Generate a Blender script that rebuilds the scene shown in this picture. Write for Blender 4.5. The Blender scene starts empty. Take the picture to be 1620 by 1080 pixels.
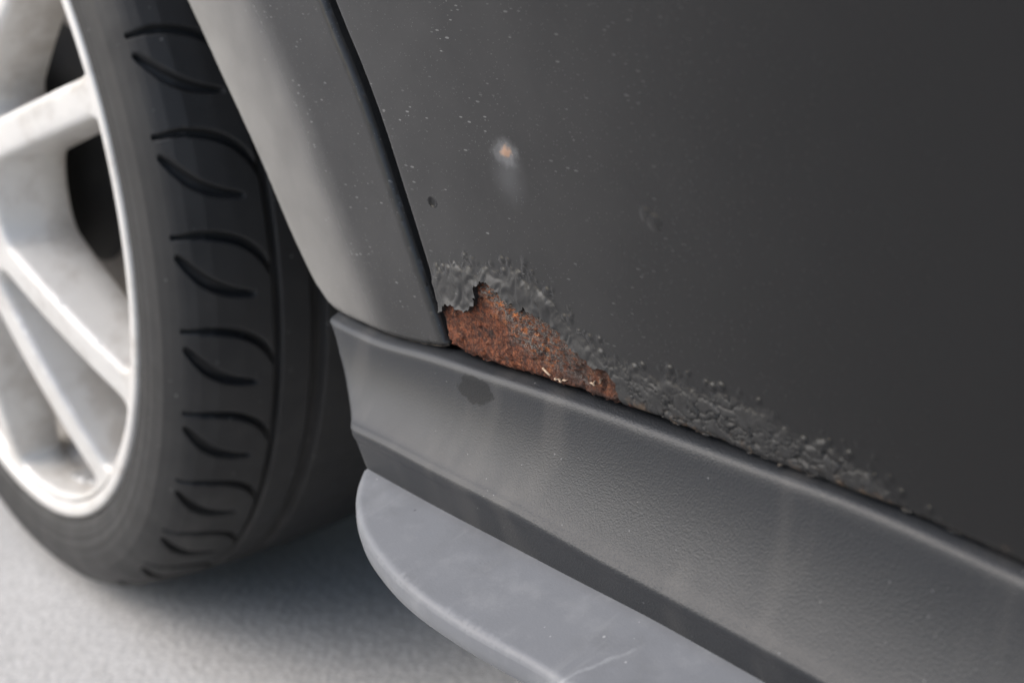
import bpy, math, random
import numpy as np
from mathutils import Matrix, Vector
from mathutils.geometry import delaunay_2d_cdt

random.seed(4); rng = np.random.default_rng(7)
sc = bpy.context.scene
COL = sc.collection

# ------------------------------------------------------------------ camera
YAW, PITCH, ROLL = math.radians(52.711), math.radians(19.396), math.radians(-3.492)
CAM = Vector((0.5601, -0.3918, 0.5595))
fw = Vector((-math.sin(YAW)*math.cos(PITCH), math.cos(YAW)*math.cos(PITCH), -math.sin(PITCH)))
rt = Vector((math.cos(YAW), math.sin(YAW), 0)); up = rt.cross(fw)
r2 = math.cos(ROLL)*rt + math.sin(ROLL)*up
u2 = -math.sin(ROLL)*rt + math.cos(ROLL)*up
cam_d = bpy.data.cameras.new('camera'); cam = bpy.data.objects.new('camera', cam_d); COL.objects.link(cam)
cam.matrix_world = Matrix(((r2.x, u2.x, -fw.x, CAM.x), (r2.y, u2.y, -fw.y, CAM.y), (r2.z, u2.z, -fw.z, CAM.z), (0, 0, 0, 1)))
cam_d.sensor_width = 36; cam_d.lens = 59.27; cam_d.clip_start = .02; cam_d.clip_end = 2000
cam_d.dof.use_dof = True; cam_d.dof.focus_distance = .675; cam_d.dof.aperture_fstop = 8.5
sc.camera = cam

# ------------------------------------------------------------------ overcast light
SUN_EL, SUN_AZ = math.radians(42), math.radians(232)      # azimuth of the sun in the XY plane, from +X
world = bpy.data.worlds.new('World'); sc.world = world; world.use_nodes = True
wn = world.node_tree; bg = wn.nodes['Background']
sky = wn.nodes.new('ShaderNodeTexSky'); sky.sky_type = 'NISHITA'; sky.sun_disc = False
sky.sun_elevation = SUN_EL; sky.sun_rotation = math.pi/2 - SUN_AZ
sky.air_density = 1.0; sky.dust_density = 2.8; sky.ozone_density = 0.8
wn.links.new(sky.outputs[0], bg.inputs[0]); bg.inputs[1].default_value = .13
sl = bpy.data.lights.new('sun', 'SUN'); sl.energy = 1.5; sl.angle = math.radians(70); sl.color = (1, .985, .96)
so = bpy.data.objects.new('sun', sl); COL.objects.link(so)
sd = Vector((math.cos(SUN_AZ)*math.cos(SUN_EL), math.sin(SUN_AZ)*math.cos(SUN_EL), math.sin(SUN_EL)))
so.rotation_euler = sd.to_track_quat('Z', 'Y').to_euler(); so.location = sd*30
sc.view_settings.view_transform = 'Standard'; sc.view_settings.look = 'None'
sc.view_settings.gamma = 1; sc.view_settings.use_curve_mapping = False
sc.view_settings.exposure = 0.74

# ------------------------------------------------------------------ numeric helpers
_T = rng.random((512, 512))
def vnoise(x, y, s=0):
    x = np.asarray(x, float)+s*17.37; y = np.asarray(y, float)+s*41.71
    i = np.floor(x).astype(int); j = np.floor(y).astype(int); fx = x-i; fy = y-j
    fx = fx*fx*(3-2*fx); fy = fy*fy*(3-2*fy)
    g = lambda a, b: _T[a % 512, b % 512]
    return (g(i, j)*(1-fx)+g(i+1, j)*fx)*(1-fy)+(g(i, j+1)*(1-fx)+g(i+1, j+1)*fx)*fy
def fbm(x, y, o=4, s=0):
    v = 0; a = .5; t = 0
    for k in range(o):
        v = v+a*vnoise(x*2**k, y*2**k, s+k*3); t += a; a *= .5
    return v/t
_J = rng.random((256, 256, 2))
def worley(x, y):
    i = np.floor(x).astype(int); j = np.floor(y).astype(int)
    f1 = np.full(x.shape, 9.); f2 = np.full(x.shape, 9.)
    for a in (-1, 0, 1):
        for b in (-1, 0, 1):
            q = _J[(i+a) % 256, (j+b) % 256]
            d = np.hypot(i+a+q[..., 0]-x, j+b+q[..., 1]-y)
            f2 = np.where(d < f1, f1, np.minimum(f2, d)); f1 = np.minimum(f1, d)
    return f1, f2
def sm(x): x = np.clip(x, 0, 1); return x*x*(3-2*x)
def side(X, Z):                                   # outer skin of the car's flank; it turns in towards the wheel beyond a crease
    dx = np.interp(Z, CRE_X[:, 0], CRE_X[:, 1])-X
    w = np.interp(Z, [.30, .34, .42, .48], [.007, .0055, .0022, .0010])
    soft = np.where(dx/w > 30, dx, np.log1p(np.exp(np.clip(dx/w, -40, 30)))*w)
    soft = .15*np.tanh(soft/.15)
    return .10*soft+.5*soft**2-.05*np.clip(Z-.32, -1, 1)
def resample(pts, step):
    pts = np.asarray(pts, float); out = [pts[0]]
    for a, b in zip(pts[:-1], pts[1:]):
        n = max(1, int(round(np.linalg.norm(b-a)/step)))
        out += [a+(b-a)*k/n for k in range(1, n+1)]
    return np.array(out)
def chaikin(pts, it=2, closed=False):
    p = np.asarray(pts, float)
    for _ in range(it):
        if closed:
            q = np.roll(p, -1, 0); p = np.stack([p*.75+q*.25, p*.25+q*.75], 1).reshape(-1, p.shape[1])
        else:
            q = np.stack([p[:-1]*.75+p[1:]*.25, p[:-1]*.25+p[1:]*.75], 1).reshape(-1, p.shape[1])
            p = np.vstack([p[:1], q, p[-1:]])
    return p
def seg_dist(P, poly, closed=False):
    A = poly if closed else poly[:-1]; B = np.roll(poly, -1, 0) if closed else poly[1:]
    out = np.full(len(P), 9.)
    for k in range(0, len(A), 32):
        a, b = A[k:k+32], B[k:k+32]; ab = b-a; L = (ab*ab).sum(1)+1e-18
        ap = P[:, None]-a[None]; t = np.clip((ap*ab).sum(2)/L, 0, 1)
        out = np.minimum(out, np.linalg.norm(ap-t[..., None]*ab, axis=2).min(1))
    return out
def inside(P, poly):
    x, y = P[:, 0], P[:, 1]; c = np.zeros(len(P), bool)
    for a, b in zip(poly, np.roll(poly, -1, 0)):
        if a[1] == b[1]: continue
        m = ((a[1] > y) != (b[1] > y)) & (x < (b[0]-a[0])*(y-a[1])/(b[1]-a[1])+a[0]); c ^= m
    return c
def cdt_region(poly, pts, holes=(), tol=.0002):
    loops = [np.asarray(poly)]+[np.asarray(h) for h in holes]
    pts = pts[inside(pts, loops[0])]
    for h in loops[1:]: pts = pts[~inside(pts, h)]
    for l in loops: pts = pts[seg_dist(pts, l, True) > tol]
    V = np.vstack(loops+[pts]); E = []; o = 0
    for l in loops:
        E += [(o+k, o+(k+1) % len(l)) for k in range(len(l))]; o += len(l)
    v, e, f, *_ = delaunay_2d_cdt([Vector((a, b)) for a, b in V], E, [], 0, 1e-7)
    V = np.array([(q[0], q[1]) for q in v]); F = np.array([t for t in f if len(t) == 3])
    c = V[F].mean(1); k = inside(c, loops[0])
    for h in loops[1:]: k &= ~inside(c, h)
    return V, F[k]
def grid_pts(x0, x1, y0, y1, s):
    X, Y = np.meshgrid(np.arange(x0, x1, s), np.arange(y0, y1, s)); P = np.stack([X.ravel(), Y.ravel()], 1)
    return P+(rng.random(P.shape)-.5)*s*.35
def ring_pts(poly, ds, step, closed=False):
    P = resample(poly if not closed else np.vstack([poly, poly[:1]]), step); t = np.gradient(P, axis=0); t /= np.linalg.norm(t, axis=1)[:, None]+1e-12
    n = np.stack([-t[:, 1], t[:, 0]], 1)
    return np.vstack([P+n*d*s for d in ds for s in (1, -1)])

# ------------------------------------------------------------------ mesh / object helpers
def mesh(name, V, F, mat, parent=None, smooth=True, attrs=None):
    me = bpy.data.meshes.new(name)
    me.from_pydata([tuple(map(float, v)) for v in V], [], [tuple(int(i) for i in f) for f in F])
    me.validate(); me.update()
    if smooth: me.polygons.foreach_set('use_smooth', [True]*len(me.polygons))
    for k, a in (attrs or {}).items():
        at = me.attributes.new(k, 'FLOAT', 'POINT'); at.data.foreach_set('value', np.asarray(a, np.float32))
    for m in (mat if isinstance(mat, (list, tuple)) else [mat]): me.materials.append(m)
    o = bpy.data.objects.new(name, me); COL.objects.link(o)
    if parent is not None: o.parent = parent
    return o
def grid_faces(nu, nv, wrap=False, off=0):
    F = []
    for i in range(nu-(0 if wrap else 1)):
        i2 = (i+1) % nu
        for j in range(nv-1): F.append((off+i*nv+j, off+i2*nv+j, off+i2*nv+j+1, off+i*nv+j+1))
    return F
def box_arr(x0, x1, y0, y1, z0, z1):
    V = [(x, y, z) for x in (x0, x1) for y in (y0, y1) for z in (z0, z1)]
    return V, [(0, 1, 3, 2), (4, 6, 7, 5), (0, 4, 5, 1), (2, 3, 7, 6), (0, 2, 6, 4), (1, 5, 7, 3)]
def join_arr(parts):
    V, F = [], []
    for v, f in parts:
        o = len(V); V += [tuple(q) for q in v]; F += [tuple(i+o for i in t) for t in f]
    return V, F

# ------------------------------------------------------------------ materials
class NT:
    def __init__(s, name):
        s.m = bpy.data.materials.new(name); s.m.use_nodes = True; s.t = s.m.node_tree; s.N = s.t.nodes
        s.b = s.N['Principled BSDF']; s.co = s.N.new('ShaderNodeTexCoord').outputs['Object']
    def L(s, a, b): s.t.links.new(a, b)
    def set(s, sock, v):
        if isinstance(v, (int, float)): sock.default_value = v
        elif isinstance(v, tuple): sock.default_value = v if len(v) == 4 or sock.type == 'VECTOR' else (*v, 1)
        else: s.L(v, sock)
    def math(s, op, a, b=0., c=0., clamp=False):
        n = s.N.new('ShaderNodeMath'); n.operation = op; n.use_clamp = clamp
        s.set(n.inputs[0], a); s.set(n.inputs[1], b); s.set(n.inputs[2], c); return n.outputs[0]
    def mix(s, f, a, b, mode='MIX'):
        n = s.N.new('ShaderNodeMix'); n.data_type = 'RGBA'; n.blend_type = mode
        s.set(n.inputs[0], f); s.set(n.inputs[6], a); s.set(n.inputs[7], b); return n.outputs[2]
    def noise(s, scale, detail=3, rough=.5, vec=None, dist=0.):
        n = s.N.new('ShaderNodeTexNoise'); s.L(vec or s.co, n.inputs['Vector'])
        n.inputs['Scale'].default_value = scale; n.inputs['Detail'].default_value = detail
        n.inputs['Roughness'].default_value = rough; n.inputs['Distortion'].default_value = dist; return n.outputs[0]
    def vor(s, scale, feat='F1', vec=None, rnd=1., out='Distance'):
        n = s.N.new('ShaderNodeTexVoronoi'); n.feature = feat; s.L(vec or s.co, n.inputs['Vector'])
        n.inputs['Scale'].default_value = scale; n.inputs['Randomness'].default_value = rnd; return n.outputs[out]
    def map(s, scale=(1, 1, 1), rot=(0, 0, 0), loc=(0, 0, 0)):
        n = s.N.new('ShaderNodeMapping'); s.L(s.co, n.inputs[0]); n.inputs['Scale'].default_value = scale
        n.inputs['Rotation'].default_value = rot; n.inputs['Location'].default_value = loc; return n.outputs[0]
    def ramp(s, v, a, b, lo=0., hi=1.):
        n = s.N.new('ShaderNodeMapRange'); n.interpolation_type = 'SMOOTHSTEP'; s.set(n.inputs[0], v)
        for k, q in enumerate((a, b, lo, hi)): n.inputs[k+1].default_value = q
        return n.outputs[0]
    def attr(s, name):
        n = s.N.new('ShaderNodeAttribute'); n.attribute_name = name; return n.outputs['Fac']
    def xyz(s):
        n = s.N.new('ShaderNodeSeparateXYZ'); s.L(s.co, n.inputs[0]); return n.outputs
    def blob(s, x, z, rx, rz, wob=.5, sc_=600):          # mask of a mark at a place on the flank
        X, _, Z = s.xyz()
        a = s.math('DIVIDE', s.math('SUBTRACT', X, x), rx); b = s.math('DIVIDE', s.math('SUBTRACT', Z, z), rz)
        r = s.math('SQRT', s.math('ADD', s.math('MULTIPLY', a, a), s.math('MULTIPLY', b, b)))
        return s.math('ADD', r, s.math('MULTIPLY', s.math('SUBTRACT', s.noise(sc_, 3), .5), wob*2))
    def bump(s, h, dist, strength=1., prev=None):
        n = s.N.new('ShaderNodeBump'); n.inputs['Strength'].default_value = strength; n.inputs['Distance'].default_value = dist
        s.set(n.inputs['Height'], h)
        if prev is not None: s.L(prev, n.inputs['Normal'])
        return n.outputs[0]
    def specks(s, scale, thr, vec=None):                # isolated grains: small voronoi cores whose cell colour passes a gate
        d = s.vor(scale, vec=vec); c = s.vor(scale, vec=vec, out='Color')
        sp = s.N.new('ShaderNodeSeparateColor'); s.L(c, sp.inputs[0])
        size = s.math('MULTIPLY', s.math('POWER', sp.outputs[0], 3.), thr)
        return s.ramp(s.math('SUBTRACT', size, d), 0., .04), sp.outputs[1]
    def out(s, col, rough, nrm=None, **kw):
        s.set(s.b.inputs['Base Color'], col); s.set(s.b.inputs['Roughness'], rough)
        if nrm is not None: s.L(nrm, s.b.inputs['Normal'])
        for k, v in kw.items(): s.set(s.b.inputs[k], v)
        return s.m

def mat_paint():
    s = NT('charcoal_car_paint'); X, Y, Z = s.xyz()
    bl = s.attr('blister')
    base = s.mix(s.noise(9, 3), (.005, .005, .0051), (.0075, .0075, .0076))
    front = s.ramp(X, .34, -.04)                        # towards the wheel: road dirt, plus painted-in brightness of the reflections
    stre = s.map((.45, 1, 1.5), (0, .2, 0))
    m1, _ = s.specks(520, .34, stre); m2, _ = s.specks(230, .15, stre); m3, _ = s.specks(1000, .30)
    gate = s.ramp(s.noise(38, 3), .48, .64)
    dust = s.math('MULTIPLY', s.math('MAXIMUM', s.math('MULTIPLY', m1, gate), s.math('MULTIPLY', m2, .8)), s.math('MULTIPLY', s.ramp(X, .20, -.04), .8))
    dust = s.math('MAXIMUM', dust, s.math('MULTIPLY', m3, s.math('MULTIPLY', front, .3)))
    film = s.math('MULTIPLY', s.ramp(s.noise(13, 5, .6), .25, .8, .55, 1.), s.math('MULTIPLY', front, front))
    col = s.mix(s.math('MULTIPLY', film, .46), base, (.085, .084, .082))  # part dirt film, part lightening that stands for the door's stronger reflection
    refl_pale = s.attr('refl_pale')                             # reflected brightness beside the wheel arch, painted as a pale tone
    sp = s.math('MULTIPLY', refl_pale, s.ramp(s.noise(26, 4, .55), .2, .8, .75, 1.05))
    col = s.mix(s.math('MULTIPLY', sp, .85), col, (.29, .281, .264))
    col = s.mix(s.math('MULTIPLY', dust, .7), col, (.25, .25, .245))
    # chalky blistered paint
    dusty = s.math('MULTIPLY', bl, s.ramp(s.noise(260, 4), .3, .7, .25, 1.))
    col = s.mix(s.math('MULTIPLY', dusty, .55), col, (.036, .036, .036))
    low = s.math('MULTIPLY', s.math('MULTIPLY', bl, s.ramp(Z, .3285, .3235)), s.ramp(s.noise(180, 4, .6), .5, .66))
    col = s.mix(s.math('MULTIPLY', low, .55), col, (.13, .085, .05))
    # bleached rust spot, chips
    r = s.blob(.0555, .4030, .0120, .0130, .35, 90); col = s.mix(s.ramp(r, 1.2, .0, 0., .22), col, (.16, .163, .17))
    r = s.blob(.0543, .4122, .0088, .0062, .5, 260); col = s.mix(s.ramp(r, 1.2, .1, 0., .5), col, (.22, .223, .227))
    r = s.blob(.0552, .4128, .0046, .0032, .6, 500); col = s.mix(s.ramp(r, 1., .25, 0., .75), col, (.36, .22, .14))
    r = s.blob(.0011, .3833, .0038, .0024, .2, 400); col = s.mix(s.ramp(r, 1., .92), col, (.004, .004, .004))
    r = s.blob(-.0135, .3676, .0016, .0015, .2, 700); col = s.mix(s.ramp(r, 1., .8), col, (.004, .004, .004))
    nz = s.bump(s.noise(340, 2), .00006, .5)
    nz = s.bump(s.noise(2200, 3), .00003, .4, nz)
    nz = s.bump(s.math('MULTIPLY', s.noise(1400, 3, .5), bl), .00012, .5, nz)
    rough = s.math('ADD', s.math('ADD', .17, s.math('MULTIPLY', s.noise(30, 4), .08)), s.math('MULTIPLY', s.math('MAXIMUM', bl, refl_pale), .30))
    return s.out(col, rough, nz, **{'Specular IOR Level': .34})

def mat_rust():
    s = NT('flaking_rust'); o = s.attr('orange'); d = s.attr('scale')
    fib = s.map((1, 1, 1.7), (0, .7, 0))
    a = s.mix(s.ramp(s.noise(420, 5, .65), .35, .7), (.052, .017, .009), (.21, .062, .025))
    a = s.mix(s.ramp(s.noise(900, 3), .56, .74), a, (.33, .13, .06))
    a = s.mix(s.ramp(s.noise(240, 5, .7), .50, .66, 0., .75), a, (.035, .020, .016)); a = s.mix(s.ramp(s.noise(800, 4, .7), .54, .66, 0., .85), a, (.016, .010, .008))
    b = s.mix(s.ramp(s.noise(700, 4, .7, fib), .38, .62), (.15, .040, .011), (.50, .175, .050))
    g = s.mix(s.ramp(s.noise(1100, 4, .7, fib), .40, .60), (.016, .014, .013), (.17, .150, .135))
    on = s.math('MULTIPLY', o, s.ramp(s.noise(260, 4, .6), .44, .58))
    col = s.mix(on, a, b)
    dn = s.math('MULTIPLY', d, s.ramp(s.noise(380, 4, .6, fib), .40, .56))
    col = s.mix(dn, col, g)
    X, _, Z = s.xyz()
    old = s.math('MULTIPLY', s.ramp(X, .045, .10), s.ramp(s.noise(170, 4, .6), .35, .6, .35, .9))
    col = s.mix(old, col, (.034, .016, .011))
    pit = s.ramp(s.noise(110, 5, .65, s.map((1, 1, 1.4), (0, .5, 0), (2, 0, 7))), .55, .68, 0., .8)
    col = s.mix(pit, col, (.016, .011, .010))
    m, _ = s.specks(1500, .36, fib)
    col = s.mix(s.math('MULTIPLY', m, s.math('ADD', s.math('MULTIPLY', o, .55), .12)), col, (.55, .45, .34))
    nz = s.bump(s.noise(1300, 5, .7), .0009, 1.); nz = s.bump(s.noise(3600, 3), .0003, .8, nz)
    return s.out(col, s.ramp(s.noise(800, 3), .3, .7, .62, .95), nz, **{'Specular IOR Level': .35})

def mat_sill():
    s = NT('grained_plastic'); X, Y, Z = s.xyz()
    col = s.mix(s.noise(14, 4), (.0155, .0172, .0200), (.0205, .0226, .0262))
    st = s.ramp(s.noise(1, 3, .5, s.map((42, 42, 1.5))), .52, .72)
    col = s.mix(s.math('MULTIPLY', st, .35), col, (.062, .060, .058))
    m, _ = s.specks(240, .12); col = s.mix(s.math('MULTIPLY', m, .5), col, (.30, .30, .30))
    r = s.blob(.0240, .3062, .0125, .0058, .5, 200); wet = s.ramp(r, 1.06, .86, 0., .85)
    col = s.mix(wet, col, (.016, .0165, .017))
    cells = s.vor(1450, 'SMOOTH_F1'); cr = s.math('ADD', cells, s.math('MULTIPLY', s.noise(1900, 2), .5))
    worn = s.ramp(s.math('ADD', X, s.math('MULTIPLY', s.noise(30, 2), .05)), .02, .13, .25, 1.)
    nz = s.bump(s.math('MULTIPLY', cr, worn), .00026, .65)
    return s.out(col, s.math('ADD', .38, s.math('MULTIPLY', s.noise(60, 4), .10)), nz, **{'Specular IOR Level': s.math('SUBTRACT', .42, s.math('MULTIPLY', wet, .22))})

def mat_lip():
    s = NT('chalky_plastic'); X, Y, Z = s.xyz()
    col = s.mix(s.noise(16, 5, .6), (.130, .136, .148), (.168, .175, .188))
    col = s.mix(s.ramp(s.noise(55, 5, .65), .48, .72, 0., .40), col, (.23, .236, .245)); col = s.mix(s.ramp(s.noise(22, 4, .6), .52, .70, 0., .30), col, (.085, .088, .092))
    w = s.noise(1, 4, .6, s.map((60, 8, 8), (0, 0, .5))); col = s.mix(s.ramp(w, .60, .72, 0., .30), col, (.24, .245, .25))
    # dried drip running across the ledge
    px = s.math('ADD', s.math('SUBTRACT', X, .1445), s.math('MULTIPLY', s.math('ADD', Y, .045), -.45))
    px = s.math('ADD', px, s.math('MULTIPLY', s.math('SUBTRACT', s.noise(130, 3), .5), .006))
    drip = s.math('MULTIPLY', s.ramp(s.math('ABSOLUTE', px), .0016, .0002), s.ramp(Y, -.026, -.036))
    col = s.mix(s.math('MULTIPLY', drip, s.ramp(s.noise(200, 3), .3, .7, .08, .35)), col, (.33, .34, .35))
    m, g = s.specks(170, .13); col = s.mix(s.math('MULTIPLY', m, .55), col, (.42, .42, .42))
    m, g = s.specks(120, .10, s.map((1, 1, 1), (0, 0, 0), (3, 5, 1))); col = s.mix(s.math('MULTIPLY', m, .8), col, (.03, .03, .03))
    under = s.ramp(s.noise(60, 3), .4, .7, 0., .5)
    nz = s.bump(s.noise(900, 4), .00015, .5)
    return s.out(col, s.math('ADD', .42, s.math('MULTIPLY', s.noise(40, 4), .16)), nz)

def mat_tyre():
    s = NT('tyre_rubber'); r = s.attr('radius'); 
    col = s.mix(s.noise(30, 4), (.016, .016, .0165), (.032, .0315, .031))
    side_ = s.ramp(r, .3045, .301)
    col = s.mix(s.math('MULTIPLY', side_, s.ramp(s.noise(45, 5, .6), .3, .7, .35, .8)), col, (.030, .0295, .0285))
    m, _ = s.specks(160, .14); col = s.mix(s.math('MULTIPLY', m, .7), col, (.22, .22, .21))
    nz = s.bump(s.noise(700, 4), .0003, .5)
    return s.out(col, s.ramp(s.noise(35, 4), .3, .7, .52, .72), nz, **{'Specular IOR Level': .4})

def mat_alloy():
    s = NT('silver_alloy_paint'); X, Y, Z = s.xyz()
    dirt = s.ramp(s.math('ADD', s.noise(40, 5, .6), s.ramp(Z, .0, -.04, 0., .16)), .46, .74)
    col = s.mix(s.math('MULTIPLY', dirt, .45), (.66, .645, .615), (.34, .30, .26))
    rs = s.math('MULTIPLY', s.ramp(s.noise(85, 4), .62, .72), s.ramp(Z, -.03, -.045)); col = s.mix(s.math('MULTIPLY', rs, .6), col, (.20, .09, .04))
    return s.out(col, s.ramp(s.noise(60, 3), .3, .7, .30, .45), s.bump(s.noise(500, 2), .0001, .3), Metallic=.15)

def mat_simple(name, c, rough=.6, metal=0., var=.3, scale=40., bump=.0004):
    s = NT(name); c2 = tuple(q*(1-var) for q in c)
    return s.out(s.mix(s.ramp(s.noise(scale, 5, .6), .3, .7), c, c2), rough, s.bump(s.noise(scale*12, 4), bump, .6), Metallic=metal)

def mat_ground():
    s = NT('fine_concrete')
    col = s.mix(s.ramp(s.noise(2.2, 5, .6), .3, .7), (.52, .512, .498), (.60, .592, .578))
    v = s.vor(230, 'F1'); col = s.mix(s.ramp(v, .15, .6, 0., .55), col, (.34, .333, .322))
    col = s.mix(s.ramp(s.noise(420, 3), .5, .68, 0., .6), col, (.62, .612, .60))
    col = s.mix(s.ramp(s.noise(60, 4, .6), .56, .75, 0., .35), col, (.28, .272, .262))
    nz = s.bump(v, .0008, .6); nz = s.bump(s.noise(500, 4), .0005, .6, nz)
    return s.out(col, .85, nz, **{'Specular IOR Level': .3})

M = dict(paint=mat_paint(), rust=mat_rust(), sill=mat_sill(), lip=mat_lip(), tyre=mat_tyre(), alloy=mat_alloy(), ground=mat_ground(),
         black=mat_simple('black_coating_and_gap_shade', (.012, .012, .012), .8), edge=mat_simple('torn_paint_edge', (.022, .016, .013), .8, 0, .5, 300),
         disc=mat_simple('cast_iron', (.26, .235, .21), .5, .0), dirt=mat_simple('caked_road_dirt', (.075, .062, .050), .9, 0, .8, 160, .0015),
         flake=mat_simple('bare_primer_flake', (.62, .46, .32), .5, 0, .4, 400), weight=mat_simple('zinc_weight', (.5, .5, .5), .35, .5))

# ------------------------------------------------------------------ ground
g = mesh('ground', [(-300, -300, 0), (300, -300, 0), (300, 300, 0), (-300, 300, 0)], [(0, 1, 2, 3)], M['ground'], smooth=False)
g['kind'] = 'structure'

# ------------------------------------------------------------------ the car
car = bpy.data.objects.new('car', None); COL.objects.link(car); car.empty_display_size = .2
car['label'] = 'charcoal grey car with rust eaten through the lower corner of its door'; car['category'] = 'car'

# outlines on the flank, metres (x along the car, z up)

CRE_X = np.array([(0.2000, -0.0330), (0.2500, -0.0360), (0.2936, -0.0416), (0.3140, -0.0520), (0.3335, -0.0620), (0.3557, -0.0724), (0.3779, -0.0828), (0.4057, -0.0944), (0.4332, -0.1087), (0.4578, -0.1240), (0.5600, -0.1750), (0.9500, -0.3000)])
GAPF = [(-0.1080, 0.9500), (-0.1080, 0.8000), (-0.1050, 0.6200), (-0.0880, 0.5200), (-0.0649, 0.4622), (-0.0431, 0.4235), (-0.0267, 0.3785), (-0.0104, 0.3359), (-0.0038, 0.3200)]
FBOT = [(-0.0022, 0.3183), (-0.0092, 0.3157), (-0.0289, 0.3129), (-0.0470, 0.3115), (-0.0675, 0.3108), (-0.0910, 0.3096), (-0.1069, 0.3100), (-0.1163, 0.3161)]
ARCH = [(-0.1238, 0.3235), (-0.1377, 0.3414), (-0.1588, 0.3765), (-0.1874, 0.4140), (-0.2123, 0.4496)]
DTOP = [(-0.1010, 0.9500), (-0.1010, 0.8000), (-0.0980, 0.6200), (-0.0810, 0.5200), (-0.0562, 0.4629), (-0.0342, 0.4246), (-0.0175, 0.3773), (-0.0043, 0.3387), (-0.0036, 0.3331)]
DCOR = [(-0.0036, 0.3331), (-0.0024, 0.3296), (-0.0003, 0.3237), (0.0026, 0.3198), (0.0087, 0.3184)]
DBOT = [(0.0141, 0.3183), (0.0317, 0.3190), (0.0486, 0.3197), (0.0641, 0.3202), (0.0819, 0.3214), (0.0993, 0.3218), (0.1142, 0.3225), (0.1364, 0.3229), (0.1587, 0.3231), (0.1798, 0.3223), (0.1990, 0.3223), (0.2176, 0.3228), (0.2363, 0.3229), (0.2489, 0.3226), (0.2583, 0.3218), (0.2742, 0.3207), (0.2916, 0.3195), (0.4000, 0.3170), (1.2000, 0.3120)]
RUST = [(-0.0036, 0.3331), (0.0024, 0.3359), (0.0028, 0.3380), (0.0058, 0.3396), (0.0104, 0.3403), (0.0120, 0.3390), (0.0168, 0.3386), (0.0211, 0.3407), (0.0251, 0.3439), (0.0268, 0.3476), (0.0273, 0.3518), (0.0303, 0.3544), (0.0347, 0.3551), (0.0383, 0.3545), (0.0422, 0.3526), (0.0451, 0.3503), (0.0519, 0.3491), (0.0526, 0.3460), (0.0553, 0.3477), (0.0580, 0.3494), (0.0677, 0.3481), (0.0751, 0.3453), (0.0822, 0.3409), (0.0893, 0.3374), (0.0986, 0.3345), (0.1058, 0.3346), (0.1092, 0.3321), (0.1111, 0.3274), (0.1142, 0.3225)]
BAND = [(-0.0196, 0.3481), (0.0028, 0.3545), (0.0126, 0.3593), (0.0300, 0.3601), (0.0475, 0.3650), (0.0632, 0.3630), (0.0777, 0.3556), (0.0879, 0.3476), (0.1056, 0.3415), (0.1264, 0.3392), (0.1467, 0.3420), (0.1689, 0.3419), (0.1870, 0.3421), (0.2012, 0.3380), (0.2179, 0.3383), (0.2337, 0.3341), (0.2464, 0.3269), (0.2637, 0.3239), (0.2779, 0.3245), (0.3000, 0.3229)]
SPOT = [(0.0011, 0.3833), (0.0550, 0.4129), (0.1336, 0.4015), (0.1374, 0.3998), (0.1396, 0.3819), (0.0199, 0.3635), (0.0225, 0.3613), (0.0236, 0.3072), (-0.0152, 0.3679), (0.0569, 0.4044)]
FLAKE = [(0.0686, 0.3235), (0.0784, 0.3240), (0.0966, 0.3275), (0.1005, 0.3293)]
RID = [(-0.1010, 0.3090), (-0.0865, 0.3090), (-0.0712, 0.3099), (-0.0464, 0.3104), (-0.0169, 0.3132), (0.0092, 0.3145), (0.0257, 0.3150), (0.0521, 0.3165), (0.0990, 0.3184), (0.1413, 0.3194), (0.1826, 0.3202), (0.2201, 0.3211), (0.2513, 0.3202), (0.2765, 0.3185), (0.2938, 0.3174), (0.4000, 0.3130), (1.2000, 0.3090)]
CRE = [(-0.0519, 0.2726), (-0.0268, 0.2732), (0.0104, 0.2719), (0.0681, 0.2712), (0.1192, 0.2684), (0.1652, 0.2670), (0.2089, 0.2655), (0.3000, 0.2605), (1.2000, 0.2570)]
BAN = [(-0.0497, 0.2510), (-0.0176, 0.2500), (0.0109, 0.2493), (0.0598, 0.2490), (0.0955, 0.2487), (0.1441, 0.2488), (0.1932, 0.2469), (0.3000, 0.2410), (1.2000, 0.2370)]
S0X = [(0.0000, -0.1017), (0.4000, -0.0876), (0.7000, -0.0716), (0.9500, -0.0561), (1.0500, -0.0512), (1.4000, -0.0510), (2.0000, -0.0497)]
LX = [(-0.0484, -0.0186), (-0.0413, -0.0267), (-0.0314, -0.0349), (-0.0138, -0.0445), (0.0070, -0.0514), (0.0399, -0.0583), (0.0767, -0.0600), (0.1076, -0.0591), (0.1259, -0.0586), (0.1398, -0.0596), (0.2500, -0.0616), (0.6000, -0.0646), (1.2000, -0.0646)]


GAPF = [tuple(q) for q in chaikin(GAPF, 2)]; DTOP = [tuple(q) for q in chaikin(DTOP, 2)]
def rolled(d, R):                                # how far an edge folds back at distance d from it
    q = np.clip(1-d/R, 0, 1); return R*(1-np.sqrt(np.clip(1-q*q, 0, 1)))
def skirt(loop, yfun, depth, off):
    V = []; F = []
    n = len(loop)
    for (x, z), y in zip(loop, yfun): V += [(x, y, z), (x, y+depth, z)]
    for k in range(n-1): F.append((off+2*k, off+2*k+1, off+2*k+3, off+2*k+2))
    return V, F

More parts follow.
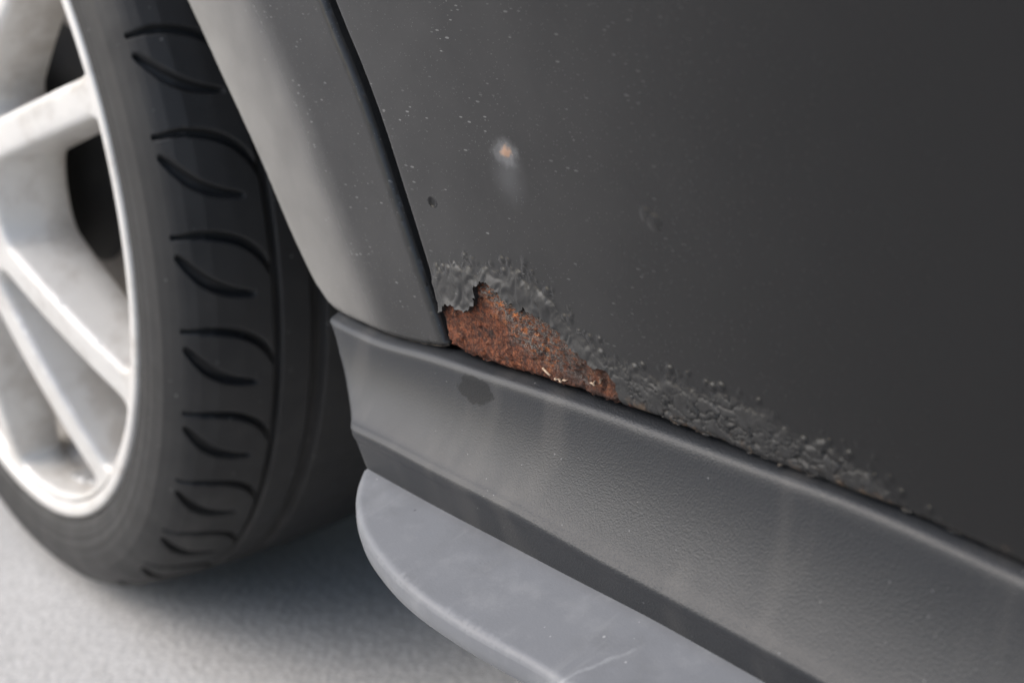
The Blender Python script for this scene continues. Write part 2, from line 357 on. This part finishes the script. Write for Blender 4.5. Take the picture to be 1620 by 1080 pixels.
# ---- fender
arc = [(-.554+r*math.cos(math.radians(t)), .314+r*math.sin(math.radians(t))) for t, r in
       [(29, .357), (38, .361), (50, .365), (65, .368), (80, .37), (100, .37), (120, .372), (140, .378), (160, .386), (180, .40), (190, .41)]]
front = [(-1.05, .24), (-1.25, .26), (-1.25, .95)]
arch_line = resample(np.vstack([[FBOT[-1]], ARCH, arc]), .006)
arch_line = chaikin(arch_line[::2], 2)
fo = np.vstack([resample(GAPF, .003), resample(np.vstack([[GAPF[-1]], chaikin(FBOT, 2)]), .002)[1:], arch_line[1:], resample(np.vstack([[arc[-1]], front, [GAPF[0]]]), .02)[1:-1]])
edgeF = resample(np.vstack([GAPF, chaikin(FBOT, 2)]), .003)
pts = np.vstack([grid_pts(-.28, .02, .30, .53, .0035), grid_pts(-1.25, 0, .24, .95, .02),
                 ring_pts(edgeF, (.0003, .0009, .0018, .003, .0045, .0065, .009), .003), ring_pts(arch_line, (.0004, .001, .002, .0035), .004),
                 ring_pts(np.array([(x-.006, z) for z, x in CRE_X[2:11]]), (.0001, .0004, .0009, .0016), .004)])
V2, F2 = cdt_region(fo, pts)
def fender_y(P):
    X, Z = P[:, 0], P[:, 1]
    dx = np.interp(Z, CRE_X[:, 0], CRE_X[:, 1])-X
    y = side(X, Z)-.00030*sm((.0004-dx-.006)/.0008)*sm((Z-.335)/.03)      # edge of a thin protective film
    return y+rolled(seg_dist(P, edgeF), .0034)+rolled(seg_dist(P, arch_line), .002)
def refl_pale_of(P):  # painted reflection: paler from the crease to the arch edge
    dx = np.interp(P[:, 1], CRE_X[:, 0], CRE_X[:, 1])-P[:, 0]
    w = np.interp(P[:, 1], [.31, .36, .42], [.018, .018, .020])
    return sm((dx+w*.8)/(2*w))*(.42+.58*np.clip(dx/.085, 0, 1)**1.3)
yF = fender_y(V2)
VV = np.stack([V2[:, 0], yF, V2[:, 1]], 1).tolist(); FF = F2.tolist()
lp = np.vstack([fo, fo[:1]]); v, f = skirt(lp, fender_y(lp), .016, len(VV)); 
nf = len(FF); fender = mesh('fender', VV+v, FF+f, [M['paint'], M['black']], car, attrs={'blister': np.zeros(len(VV)+len(v)), 'refl_pale': np.concatenate([refl_pale_of(V2), np.repeat(refl_pale_of(lp), 2)])})
fender['label'] = 'charcoal fender curving round the wheel arch'
for i in range(nf, nf+len(f)):
    if v[2*(i-nf)][0] > -.115: fender.data.polygons[i].material_index = 1  # folded edge coloured black to give the door gap its shade
# line of dirt and rust stuck along the fender's foot
P = resample(chaikin(FBOT, 2), .0011); n = len(P); V = []; F = []
for k, (x, z) in enumerate(P):
    y = float(side(x, z)); w = .0004+.0026*vnoise(k*.13, 3.3)**2*(1 if k > n*.1 else .6)
    for q, (dy, dz) in enumerate(((.008, -.001), (.0026, -.0006), (.0020, w*.45), (.0026, w), (.008, w+.001))):
        V.append((x, y+dy+.0008*(vnoise(k*.4, q*2.1)-.5), z+dz*(.7+.6*vnoise(k*.5, q*1.7+9))))
    if k: F += [(5*(k-1)+q, 5*k+q, 5*k+q+1, 5*(k-1)+q+1) for q in range(4)]
mesh('dirt_line', V, F, M['dirt'], fender)

# ---- door skin with blisters round the rust hole
edgeD = resample(np.vstack([DTOP, DCOR[1:], DBOT]), .002)
rus = resample(RUST, .0005)
k = np.arange(len(rus)); amp = np.sin(np.pi*np.clip(k/len(k), 0, 1))**.3
rus = rus+np.stack([(fbm(rus[:, 0]*700, rus[:, 1]*700, 3, 1)-.5), (fbm(rus[:, 0]*700, rus[:, 1]*700, 3, 5)-.5)], 1)*.0034*amp[:, None]
rus[0] = RUST[0]; rus[-1] = RUST[-1]
iR = next(i for i, q in enumerate(DBOT) if q == RUST[-1])
dbR = resample(np.array(DBOT[iR:]), .0012)
wob = np.interp(dbR[:, 0], [.11, .13, .25, .3], [0, 1, 1, 0]); dbR[1:, 1] += ((fbm(dbR[1:, 0]*260, dbR[1:, 0]*0+2, 3)-.5)*.0020*wob[1:])
door_top = resample(np.array([(1.2, .312), (1.2, .95), DTOP[0]]), .02)
do = np.vstack([rus, dbR[1:], door_top[1:-1], resample(DTOP, .003)[:-1]])
bandpoly = np.array(BAND+[(.30, .30), (-.02, .30)])
fine = grid_pts(-.02, .30, .315, .372, .00052)
sd_ = seg_dist(fine, np.array(BAND)); ib = inside(fine, bandpoly); fine = fine[ib | (sd_ < .005)]
pts = np.vstack([fine, grid_pts(-.05, .31, .315, .40, .003), grid_pts(-.12, .45, .315, .60, .008), grid_pts(-.12, 1.2, .31, .95, .025),
                 grid_pts(.127, .145, .393, .408, .0006), grid_pts(-.004, .006, .378, .388, .0005), grid_pts(.046, .066, .403, .422, .0008),
                 ring_pts(edgeD, (.0004, .001, .0018, .0028, .004), .003)])
V2, F2 = cdt_region(do, pts, tol=.00016)
bub = []
B = resample(BAND, .002)
for _ in range(170):
    q = B[rng.integers(0, int(len(B)*.9))]; bub.append((q[0]+rng.normal(0, .0035), q[1]+rng.normal(-.0006, .0028), .0008+.0017*rng.random()**2, .16+.22*rng.random()))
bub += [(.0199, .3635, .0018, .5), (.0212, .3625, .0013, .5), (.0225, .3613, .0010, .5), (.0236, .3604, .0009, .5), (.0120, .3585, .0012, .6), (.0140, .3570, .0010, .6),
        (.1332, .4016, .0034, .15), (.1376, .3994, .0040, .15), (.1355, .4004, .0022, .15), (.1396, .3819, .0014, .2), (.0545, .4125, .0028, .16)]
def door_disp(P):
    X, Z = P[:, 0], P[:, 1]
    s = seg_dist(P, np.array(BAND)); s = np.where(inside(P, bandpoly), s, -s)
    s = s+(fbm(X*190, Z*190, 4, 2)-.5)*.0075
    m = sm(s/.0075+.12)*np.interp(X, [-.01, .0, .23, .285], [.75, 1, 1, .25])
    right = sm((X-.088)/.035)                                     # scaly, drawn-out blisters along the sill
    # lifted sheet with soft wrinkles
    wx = X+(fbm(X*150, Z*150, 2, 8)-.5)*.008; wz = Z+(fbm(X*150, Z*150, 2, 11)-.5)*.008
    h_l = .0015*fbm(wx*120, wz*150, 2, 4)+.0010*np.abs(vnoise(wx*210, wz*170, 6)-.5)*2
    # drawn-out blisters: broad low swellings, broken by short dark cracks
    ca, sa = math.cos(.30), math.sin(.30)
    a = X*ca-Z*sa; b = X*sa+Z*ca
    a = a+(fbm(X*150, Z*150, 2, 21)-.5)*.010; b = b+(fbm(X*150, Z*150, 2, 23)-.5)*.006
    g1, g2 = worley(a*105, b*260); k1, k2 = worley(a*190+7, b*400+3)
    open1 = sm((vnoise(X*120, Z*170, 31)-.35)/.3); open2 = sm((vnoise(X*160, Z*210, 37)-.40)/.25)
    h_r = .0010*fbm(a*130, b*230, 2, 33)+.0007*np.sqrt(np.clip(1-(g1*1.1)**2, 0, 1))
    h_r = h_r*.85-.0013*open1*(1-sm((g2-g1)/.12))-.0009*open2*(1-sm((k2-k1)/.15))+.0002
    h = m*((1-right)*(h_l*1.05+.0001)+right*h_r*.85)
    for bx, bz, r, q in bub:
        sel = np.abs(X-bx) < r
        d = np.hypot(X[sel]-bx, (Z[sel]-bz)*1.05)/r
        h[sel] = np.maximum(h[sel], h[sel]*.4+r*q*np.clip(1-d*d, 0, 1))
    er = seg_dist(P, rus)                                           # torn paint curls outward at the hole
    curl = np.exp(-er/.0016)*np.interp(X, [-.01, .02, .032, .055, .12], [.0009, .0016, .0012, .0004, .0003])
    d = np.hypot(X-.0011, Z-.3833); h = h-.0004*sm((.0024-d)/.0009)
    return h+curl, m
def door_y(P):
    h, m = door_disp(P); return side(P[:, 0], P[:, 1])-h+rolled(seg_dist(P, edgeD), .0028), m
yD, mD = door_y(V2)
VV = np.stack([V2[:, 0], yD, V2[:, 1]], 1).tolist(); FF = F2.tolist(); nf = len(FF)
y, m = door_y(rus); v, f = skirt(rus, y, .0022, len(VV)); VV += v; FF += f; n_edge = len(f); bl = list(mD)+list(np.repeat(m, 2))
lp = np.vstack([dbR, door_top[1:-1], resample(DTOP, .003)]); y, m = door_y(lp); v, f = skirt(lp, y, .02, len(VV)); VV += v; FF += f; bl += list(np.repeat(m, 2))
door = mesh('door', VV, FF, [M['paint'], M['edge']], car, attrs={'blister': bl})
door['label'] = 'charcoal front door with blistered paint and a rusted lower corner'
for i in range(nf, nf+n_edge): door.data.polygons[i].material_index = 1

# ---- rust under the torn paint
cor = chaikin(resample(DCOR, .0015), 1); bot = resample(np.array([DCOR[-1]]+DBOT[:iR+1]), .0008)
bot[1:-1, 1] += (fbm(bot[1:-1, 0]*420, bot[1:-1, 0]*0+5, 3)-.5)*.0016
upr = np.array(RUST)[1:-1]; cen = np.array((.050, .327)); upr = upr+(upr-cen)/np.linalg.norm(upr-cen, axis=1)[:, None]*.005
ro = np.vstack([cor, bot[1:], [(.1195, .3227)], upr[::-1], [(-.0050, .3380)]])
pts = grid_pts(-.01, .13, .315, .366, .0005)
V2, F2 = cdt_region(ro, pts, tol=.00015)
def rust_y(P):
    X, Z = P[:, 0], P[:, 1]
    h = .0016*fbm(X*200, Z*200, 5, 40)+.0007*np.abs(fbm(X*700, Z*520, 4, 43)-.5)*2
    f1, f2 = worley(X*650, Z*650); h = h+.0003*(1-np.clip(f1, 0, 1))
    flap = sm((fbm(X*150, Z*210, 3, 50)-.5)/.05)*.0010
    lowz = sm((.330-Z)/.006)
    return side(X, Z)+.0021-h-flap-lowz*.0006+rolled(seg_dist(P, edgeD), .0028)*.9
yR = rust_y(V2); X, Z = V2[:, 0], V2[:, 1]
ora = np.clip(1-seg_dist(V2, np.array([(0.0357, 0.3506), (0.0501, 0.3420), (0.0634, 0.3355), (0.0701, 0.3327)]))/.010, 0, 1)**.7
ora = np.maximum(ora, .6*np.clip(1-seg_dist(V2, np.array([(0.0656, 0.3455), (0.0878, 0.3343), (0.1045, 0.3298)]))/.008, 0, 1))
scl = np.maximum(np.clip(1.6-seg_dist(V2, np.array([(0.0324, 0.3540), (0.0501, 0.3470), (0.0679, 0.3431), (0.0878, 0.3348)]))/.007, 0, 1),
                 1.*np.clip(1.3-seg_dist(V2, np.array([(0.0490, 0.3360), (0.0712, 0.3317), (0.0900, 0.3283)]))/.006, 0, 1))
VV = np.stack([X, yR, Z], 1).tolist(); FF = F2.tolist(); n0 = len(VV)
lp = np.vstack([cor, bot[1:]]); v, f = skirt(lp, rust_y(lp), .015, n0)
z0 = np.zeros(len(v)); rust = mesh('rust_patch', VV+v, FF+f, M['rust'], door, attrs={'orange': np.concatenate([ora, z0]), 'scale': np.concatenate([scl, z0])})
rust['label'] = 'orange brown rust where the paint has flaked away'
for (x0, z0_, ang, ln) in ((.0672, .3243, -.42, .0052), (.0752, .3229, -.35, .0038), (.0785, .3237, .25, .0030), (.0966, .3272, -.3, .0022), (.0972, .3279, .9, .0016), (.1006, .3290, 1.3, .0020)):
    nn = 9; V = []; F = []
    for k in range(nn):
        t = k/(nn-1)-.5; w = .00036*(1-abs(2*t))**.6*(.5+vnoise(k*.9, x0*900))+.00006
        cx = x0+t*ln*math.cos(ang); cz = z0_+t*ln*math.sin(ang)+.0008*(vnoise(k*.55, x0*500)-.5)
        yy = float(rust_y(np.array([(cx, cz)]))[0])-.0006
        V += [(cx, yy, cz-w), (cx, yy-.0005, cz), (cx, yy, cz+w), (cx, yy+.0012, cz)]
        if k: F += [(4*(k-1)+q, 4*k+q, 4*k+(q+1) % 4, 4*(k-1)+(q+1) % 4) for q in range(4)]
    F += [(0, 1, 2, 3), tuple(4*(nn-1)+q for q in (3, 2, 1, 0))]
    mesh('paint_flake', V, F, M['flake'], door)

# ---- sill cover (grained plastic) swept along the car
RID, CRE, BAN, S0X = map(np.array, (RID, CRE, BAN, S0X))
def smooth_interp(x, T, w=.012):
    return sum(np.interp(x+d*w, T[:, 0], T[:, 1]) for d in (-1, -.5, 0, .5, 1))/5
# control points: (dy, fraction ridge->crease->band, extra z)
prof = [(.016, 0, -.004), (.014, 0, -.0005), (.007, 0, .0010), (.0034, 0, .0010), (.0004, 0, .0000), (-.0022, 0, -.0009), (-.0035, 0, -.0024)]
for t in np.linspace(.09, .93, 10): prof.append((-.0040-.0172*t**2.2, t, 0))
prof += [(-.0216, 1., .0008), (-.0226, 1.04, 0), (-.0224, 1.15, 0)]
for t in np.linspace(.3, .9, 5): prof.append((-.0222+.0052*(t), 1+t, 0))
prof += [(-.0165, 2., 0), (-.004, 2., -.0006), (.02, 2., -.001)]
prof = chaikin(prof, 3)
cols = np.concatenate([[-3, -2, -1], np.linspace(0, .02, 12), np.linspace(.024, .38, 90), np.linspace(.40, 1.25, 30)])
V = []
for c in cols:
    for dy, t, ez in prof:
        x0 = np.interp(t, S0X[:, 0], S0X[:, 1]); e = max(c, 0); x = x0+e
        r, cc, bb = smooth_interp(x, RID), smooth_interp(x, CRE), smooth_interp(x, BAN)
        z = r+(cc-r)*min(t, 1) if t <= 1 else cc+(bb-cc)*(t-1)
        y = float(side(x, .32))+dy
        R = .0035; q = max(0, 1-e/R); y += R*(1-math.sqrt(max(0, 1-q*q)))
        if c < 0: y += {-1: .006, -2: .02, -3: .05}[int(c)]
        V.append((x+(-c*.001 if c < 0 else 0), y, z+ez))
sill = mesh('sill_cover', V, grid_faces(len(cols), len(prof)), M['sill'], car)
sill['label'] = 'grained grey plastic sill cover below the door'

# ---- ledge under the sill
lo_edge = resample(chaikin(LX, 3), .003)
lo = np.vstack([lo_edge, resample(np.array([(1.2, -.07), (1.2, .03), (LX[0][0], .03), LX[0]]), .01)[1:-1]])
pts = np.vstack([grid_pts(-.06, .35, -.075, .03, .004), grid_pts(.3, 1.2, -.075, .03, .015), ring_pts(lo_edge, (.0003, .0009, .0018, .003, .0042, .006), .003)])
V2, F2 = cdt_region(lo, pts)
def lip_z(P):
    X, Y = P[:, 0], P[:, 1]; b = smooth_interp(X, BAN)
    z = b+.0015-.27*np.clip(-Y+side(X, .32+0*X)-.017, -.006, 1)
    return z-rolled(seg_dist(P, lo_edge), .0028)
z = lip_z(V2); VV = np.stack([V2[:, 0], V2[:, 1], z], 1).tolist(); FF = F2.tolist()
lp = np.vstack([lo, lo[:1]]); zz = lip_z(lp); n0 = len(VV); rings = []
nrm = np.gradient(lp, axis=0); nrm /= np.linalg.norm(nrm, axis=1)[:, None]; nrm = np.stack([-nrm[:, 1], nrm[:, 0]], 1)
for dn, dz in ((0, 0), (-.0002, -.004), (.0006, -.008), (.003, -.0105), (.012, -.0115), (.03, -.012)):
    rings.append(np.column_stack([lp[:, 0]+nrm[:, 0]*dn, lp[:, 1]+nrm[:, 1]*dn, zz+dz]))
R_ = np.stack(rings, 1); VV += R_.reshape(-1, 3).tolist(); FF += grid_faces(len(lp), len(rings), off=n0)
ledge = mesh('sill_ledge', VV, FF, M['lip'], car); ledge['label'] = 'pale scuffed plastic ledge along the bottom of the sill'

# ---- dark structure behind the skins
Vb, Fb = join_arr([box_arr(-.03, 1.2, .045, 1.62, .243, .94), box_arr(-1.2, -.03, .36, 1.62, .20, .94), box_arr(-1.2, -.03, .05, .36, .80, .94)])
mesh('body_shell', Vb, Fb, M['black'], car, smooth=False)
V = []; th = np.radians(np.linspace(-14, 200, 70))
for t in th:
    r = np.interp(math.degrees(t), [-14, 0, 20, 40, 200], [.50, .455, .405, .40, .42])+.006*math.sin(t*9)
    for y in (.030, .04, .1, .2, .3, .37): V.append((-.554+r*math.cos(t), y, .314+r*math.sin(t)))
mesh('wheel_arch_liner', V, grid_faces(len(th), 6), M['black'], car)

# ------------------------------------------------------------------ wheel (local x,y in the wheel plane, z outward)
A_ = Vector((.99916, -.0411, 0)); N_ = Vector((-.0411, -.9991, -.0126)).normalized(); A_ = (A_-N_*A_.dot(N_)).normalized(); B_ = N_.cross(A_)
WM = Matrix(((A_.x, B_.x, N_.x, -.5544), (A_.y, B_.y, N_.y, .0074), (A_.z, B_.z, N_.z, .3136), (0, 0, 0, 1)))
def revolve(prof, n=180):
    a = np.linspace(0, 2*np.pi, n, endpoint=False)
    V = [(r*math.cos(t), r*math.sin(t), -ax) for t in a for ax, r in prof]
    return V, grid_faces(n, len(prof), True)
barrel = chaikin([(.006, .2515), (.0015, .2512), (-.0006, .2498), (-.0008, .2465), (-.0002, .2430), (.0025, .2410), (.008, .2400), (.016, .2392), (.05, .2340), (.07, .222), (.085, .214), (.15, .218), (.19, .232), (.205, .2400), (.21, .248)], 2)
V, F = revolve(barrel); wheel = mesh('wheel', V, F, M['alloy'], car); wheel.matrix_local = WM
wheel['label'] = 'silver spoked alloy wheel with low black tyre'

SPK = [a+72*k for k in range(5) for a in (18.5, 44.5)]
SPK = sorted([s % 360 for s in SPK]); holes = []
for k in range(len(SPK)):
    t1, t2 = SPK[k], SPK[(k+1) % len(SPK)]
    if t2 < t1: t2 += 360
    a1, a2 = math.radians(t1), math.radians(t2); w = .0120
    def offs(a, r, s): return (r*math.cos(a)-s*w*math.sin(a), r*math.sin(a)+s*w*math.cos(a))
    ap = w/math.sin((a2-a1)/2); rin = max(.092, ap*1.06)
    ro_ = .2355
    poly = [offs(a1, q, 1) for q in [rin, .12, .16, .20, .222, .230]]
    s1 = a1+math.asin(w/ro_); s2 = a2-math.asin(w/ro_); dd = (s2-s1)*.05
    poly += [(ro_*math.cos(q), ro_*math.sin(q)) for q in np.linspace(s1+dd, s2-dd, 7)]
    poly += [offs(a2, q, -1) for q in [.230, .222, .20, .16, .12, rin]]
    mid = (a1+a2)/2
    holes.append(resample(np.vstack([chaikin(poly, 3, True)]), .004))
disc = np.array([(.2395*math.cos(t), .2395*math.sin(t)) for t in np.linspace(0, 2*np.pi, 160, endpoint=False)])
pts = np.vstack([grid_pts(-.24, .24, -.24, .24, .006)]+[ring_pts(h, (.0005, .0013, .0024, .004), .004, True) for h in holes])
V2, F2 = cdt_region(disc, pts, holes, tol=.0003)
def face_z(P):
    r = np.hypot(P[:, 0], P[:, 1]); d = np.full(len(P), 9.)
    for h in holes: d = np.minimum(d, seg_dist(P, h, True))
    return -.003+.026*(1-np.clip(r/.236, 0, 1)**2)-rolled(d, .0045)
z = face_z(V2); VV = np.column_stack([V2, z]).tolist(); FF = F2.tolist()
for h in holes:
    lp = np.vstack([h, h[:1]]); zz = face_z(lp); c = h.mean(0); n0 = len(VV); rr = []
    dp = np.interp(np.hypot(lp[:, 0], lp[:, 1]), [.09, .16, .235], [1., .86, .62])
    for dz, sc_ in ((0, 0), (-.006, .01), (-.024, .03), (-.040, .04), (-.044, .01)):
        q = lp+(c-lp)*sc_; rr.append(np.column_stack([q, zz+dz*dp]))
    VV += np.stack(rr, 1).reshape(-1, 3).tolist(); FF += grid_faces(len(lp), len(rr), off=n0)
mesh('spokes', VV, FF, M['alloy'], wheel)
V, F = revolve([(-.026, .0), (-.0265, .020), (-.025, .028), (-.021, .031), (.0, .032)], 48); mesh('hub_cap', V, F, M['alloy'], wheel)
for k in range(5):
    t = math.radians(k*72-10); V, F = revolve([(-.024, .0), (-.024, .006), (-.022, .0085), (.0, .009)], 12)
    mesh('lug_bolt', [(x+.056*math.cos(t), y+.056*math.sin(t), zq) for x, y, zq in V], F, M['disc'], wheel)
V, F = revolve([(.085, .075), (.076, .080), (.075, .085), (.075, .160), (.077, .162), (.101, .162), (.103, .160), (.103, .08)], 90); mesh('brake_disc', V, F, M['disc'], wheel)
V, F = revolve([(.05, .0), (.05, .07), (.075, .085), (.105, .09), (.15, .11), (.19, .16), (.2, .23)], 64); mesh('brake_backplate', V, F, M['black'], wheel)
for k in range(4):                                         # balance weights stuck inside the barrel
    t0 = math.radians(-84+k*6.2); V = []; F = []
    for i in range(6):
        t = t0+math.radians(5.2)*i/5
        for ax, r in ((.020, .2385), (.021, .2325), (.024, .2310), (.044, .2290), (.047, .2310), (.048, .2360)): V.append((r*math.cos(t), r*math.sin(t), -ax))
    F = grid_faces(6, 6)+[tuple(range(6)), tuple(range(35, 29, -1))]
    mesh('balance_weight', V, F, M['weight'], wheel)

# ---- tyre: tread leaves cut as real grooves
NP = 34; PH = 360/NP
side_p = chaikin([(.0080, .2470), (.0040, .2500), (.0016, .2535), (.0010, .2560), (-.0008, .2600), (-.0028, .2680), (-.0034, .2770), (-.0020, .2860), (.0012, .2930), (.0055, .2985)], 2)
tread_ax = np.linspace(.0062, .104, 118); tread_r = np.interp(tread_ax, [.0062, .009, .014, .024, .04, .06, .085, .11, .125], [.2993, .3018, .3050, .3082, .3104, .3120, .3132, .3136, .3136])
far = [(.112, .3136), (.128, .3135), (.150, .3128), (.175, .3110), (.195, .3075), (.208, .300), (.214, .285), (.212, .262), (.204, .246)]
ax = np.concatenate([side_p[:, 0], tread_ax, [q[0] for q in far]]); rr = np.concatenate([side_p[:, 1], tread_r, [q[1] for q in far]])
ns, ntd = len(side_p), len(tread_ax)
UP = chaikin([(.55, .0045), (.55, .014), (.45, .024), (-.55, .040), (-2.4, .052), (-5.0, .0585)], 2); LO = chaikin([(-1.5, .0075), (-2.9, .0125), (-4.6, .020), (-6.0, .032), (-6.8, .047)], 2)
def to_mm(c): return np.stack([np.radians(c[:, 0])*.311, c[:, 1]], 1)
def groove(P, c, w):
    c = to_mm(c); best = np.full(len(P), 9.)
    n = len(c)
    for i in range(n-1):
        a, b = c[i], c[i+1]; ab = b-a; t = np.clip(((P-a)@ab)/(ab@ab), 0, 1); d = np.linalg.norm(P-a-t[:, None]*ab, axis=1)
        wi = w*np.sin(np.pi*np.clip((i+t)/(n-1)*.94+.03, 0, 1))**.85; best = np.minimum(best, d-wi)
    return best
npc = 60
ph = np.linspace(0, PH, npc, endpoint=False)-7.6
g = np.stack([np.repeat(np.radians(ph)*.311, ntd), np.tile(tread_ax, npc)], 1)
dep = np.zeros(len(g))
for sh in (-PH, 0, PH):
    s = np.array([np.radians(sh)*.311, 0])
    for c, w in ((UP, .0021), (LO, .0029)): dep = np.maximum(dep, sm(.5-groove(g-s, c, w)/.0012)*.0058)
for a0, w in ((.0600, .0022), (.0865, .0046)):
    d = np.abs(g[:, 1]-a0)-w; dep = np.maximum(dep, sm(.5-d/.0014)*.0065)
dep = dep.reshape(npc, ntd); V = []; rad = []
ca = [(np.radians(p+.35+k*PH)) for k in range(NP) for p in ph]
ribs = np.zeros(len(ax))
for r0 in (.2585, .2630, .2715, .2790, .2880): ribs[:ns] += .0011*np.exp(-((side_p[:, 1]-r0)/.0009)**2)
C_, S_ = np.cos(ca), np.sin(ca)
for i in range(len(ca)):
    r = rr.copy(); r[ns:ns+ntd] -= dep[i % npc]
    V.append(np.stack([r*C_[i], r*S_[i], -(ax-ribs)], 1)); 
V = np.concatenate(V); rad = np.hypot(V[:, 0], V[:, 1]); rad = np.where(np.tile(np.arange(len(ax)) >= ns+2, len(ca)), .31, rad)
# the tyre flattens a little where it carries the car
Bz = V[:, 1]; low = np.clip((-Bz-.3085), 0, 1); V[:, 1] += low*.55
mesh('tyre', V, grid_faces(len(ca), len(ax), True), M['tyre'], wheel, attrs={'radius': rad})
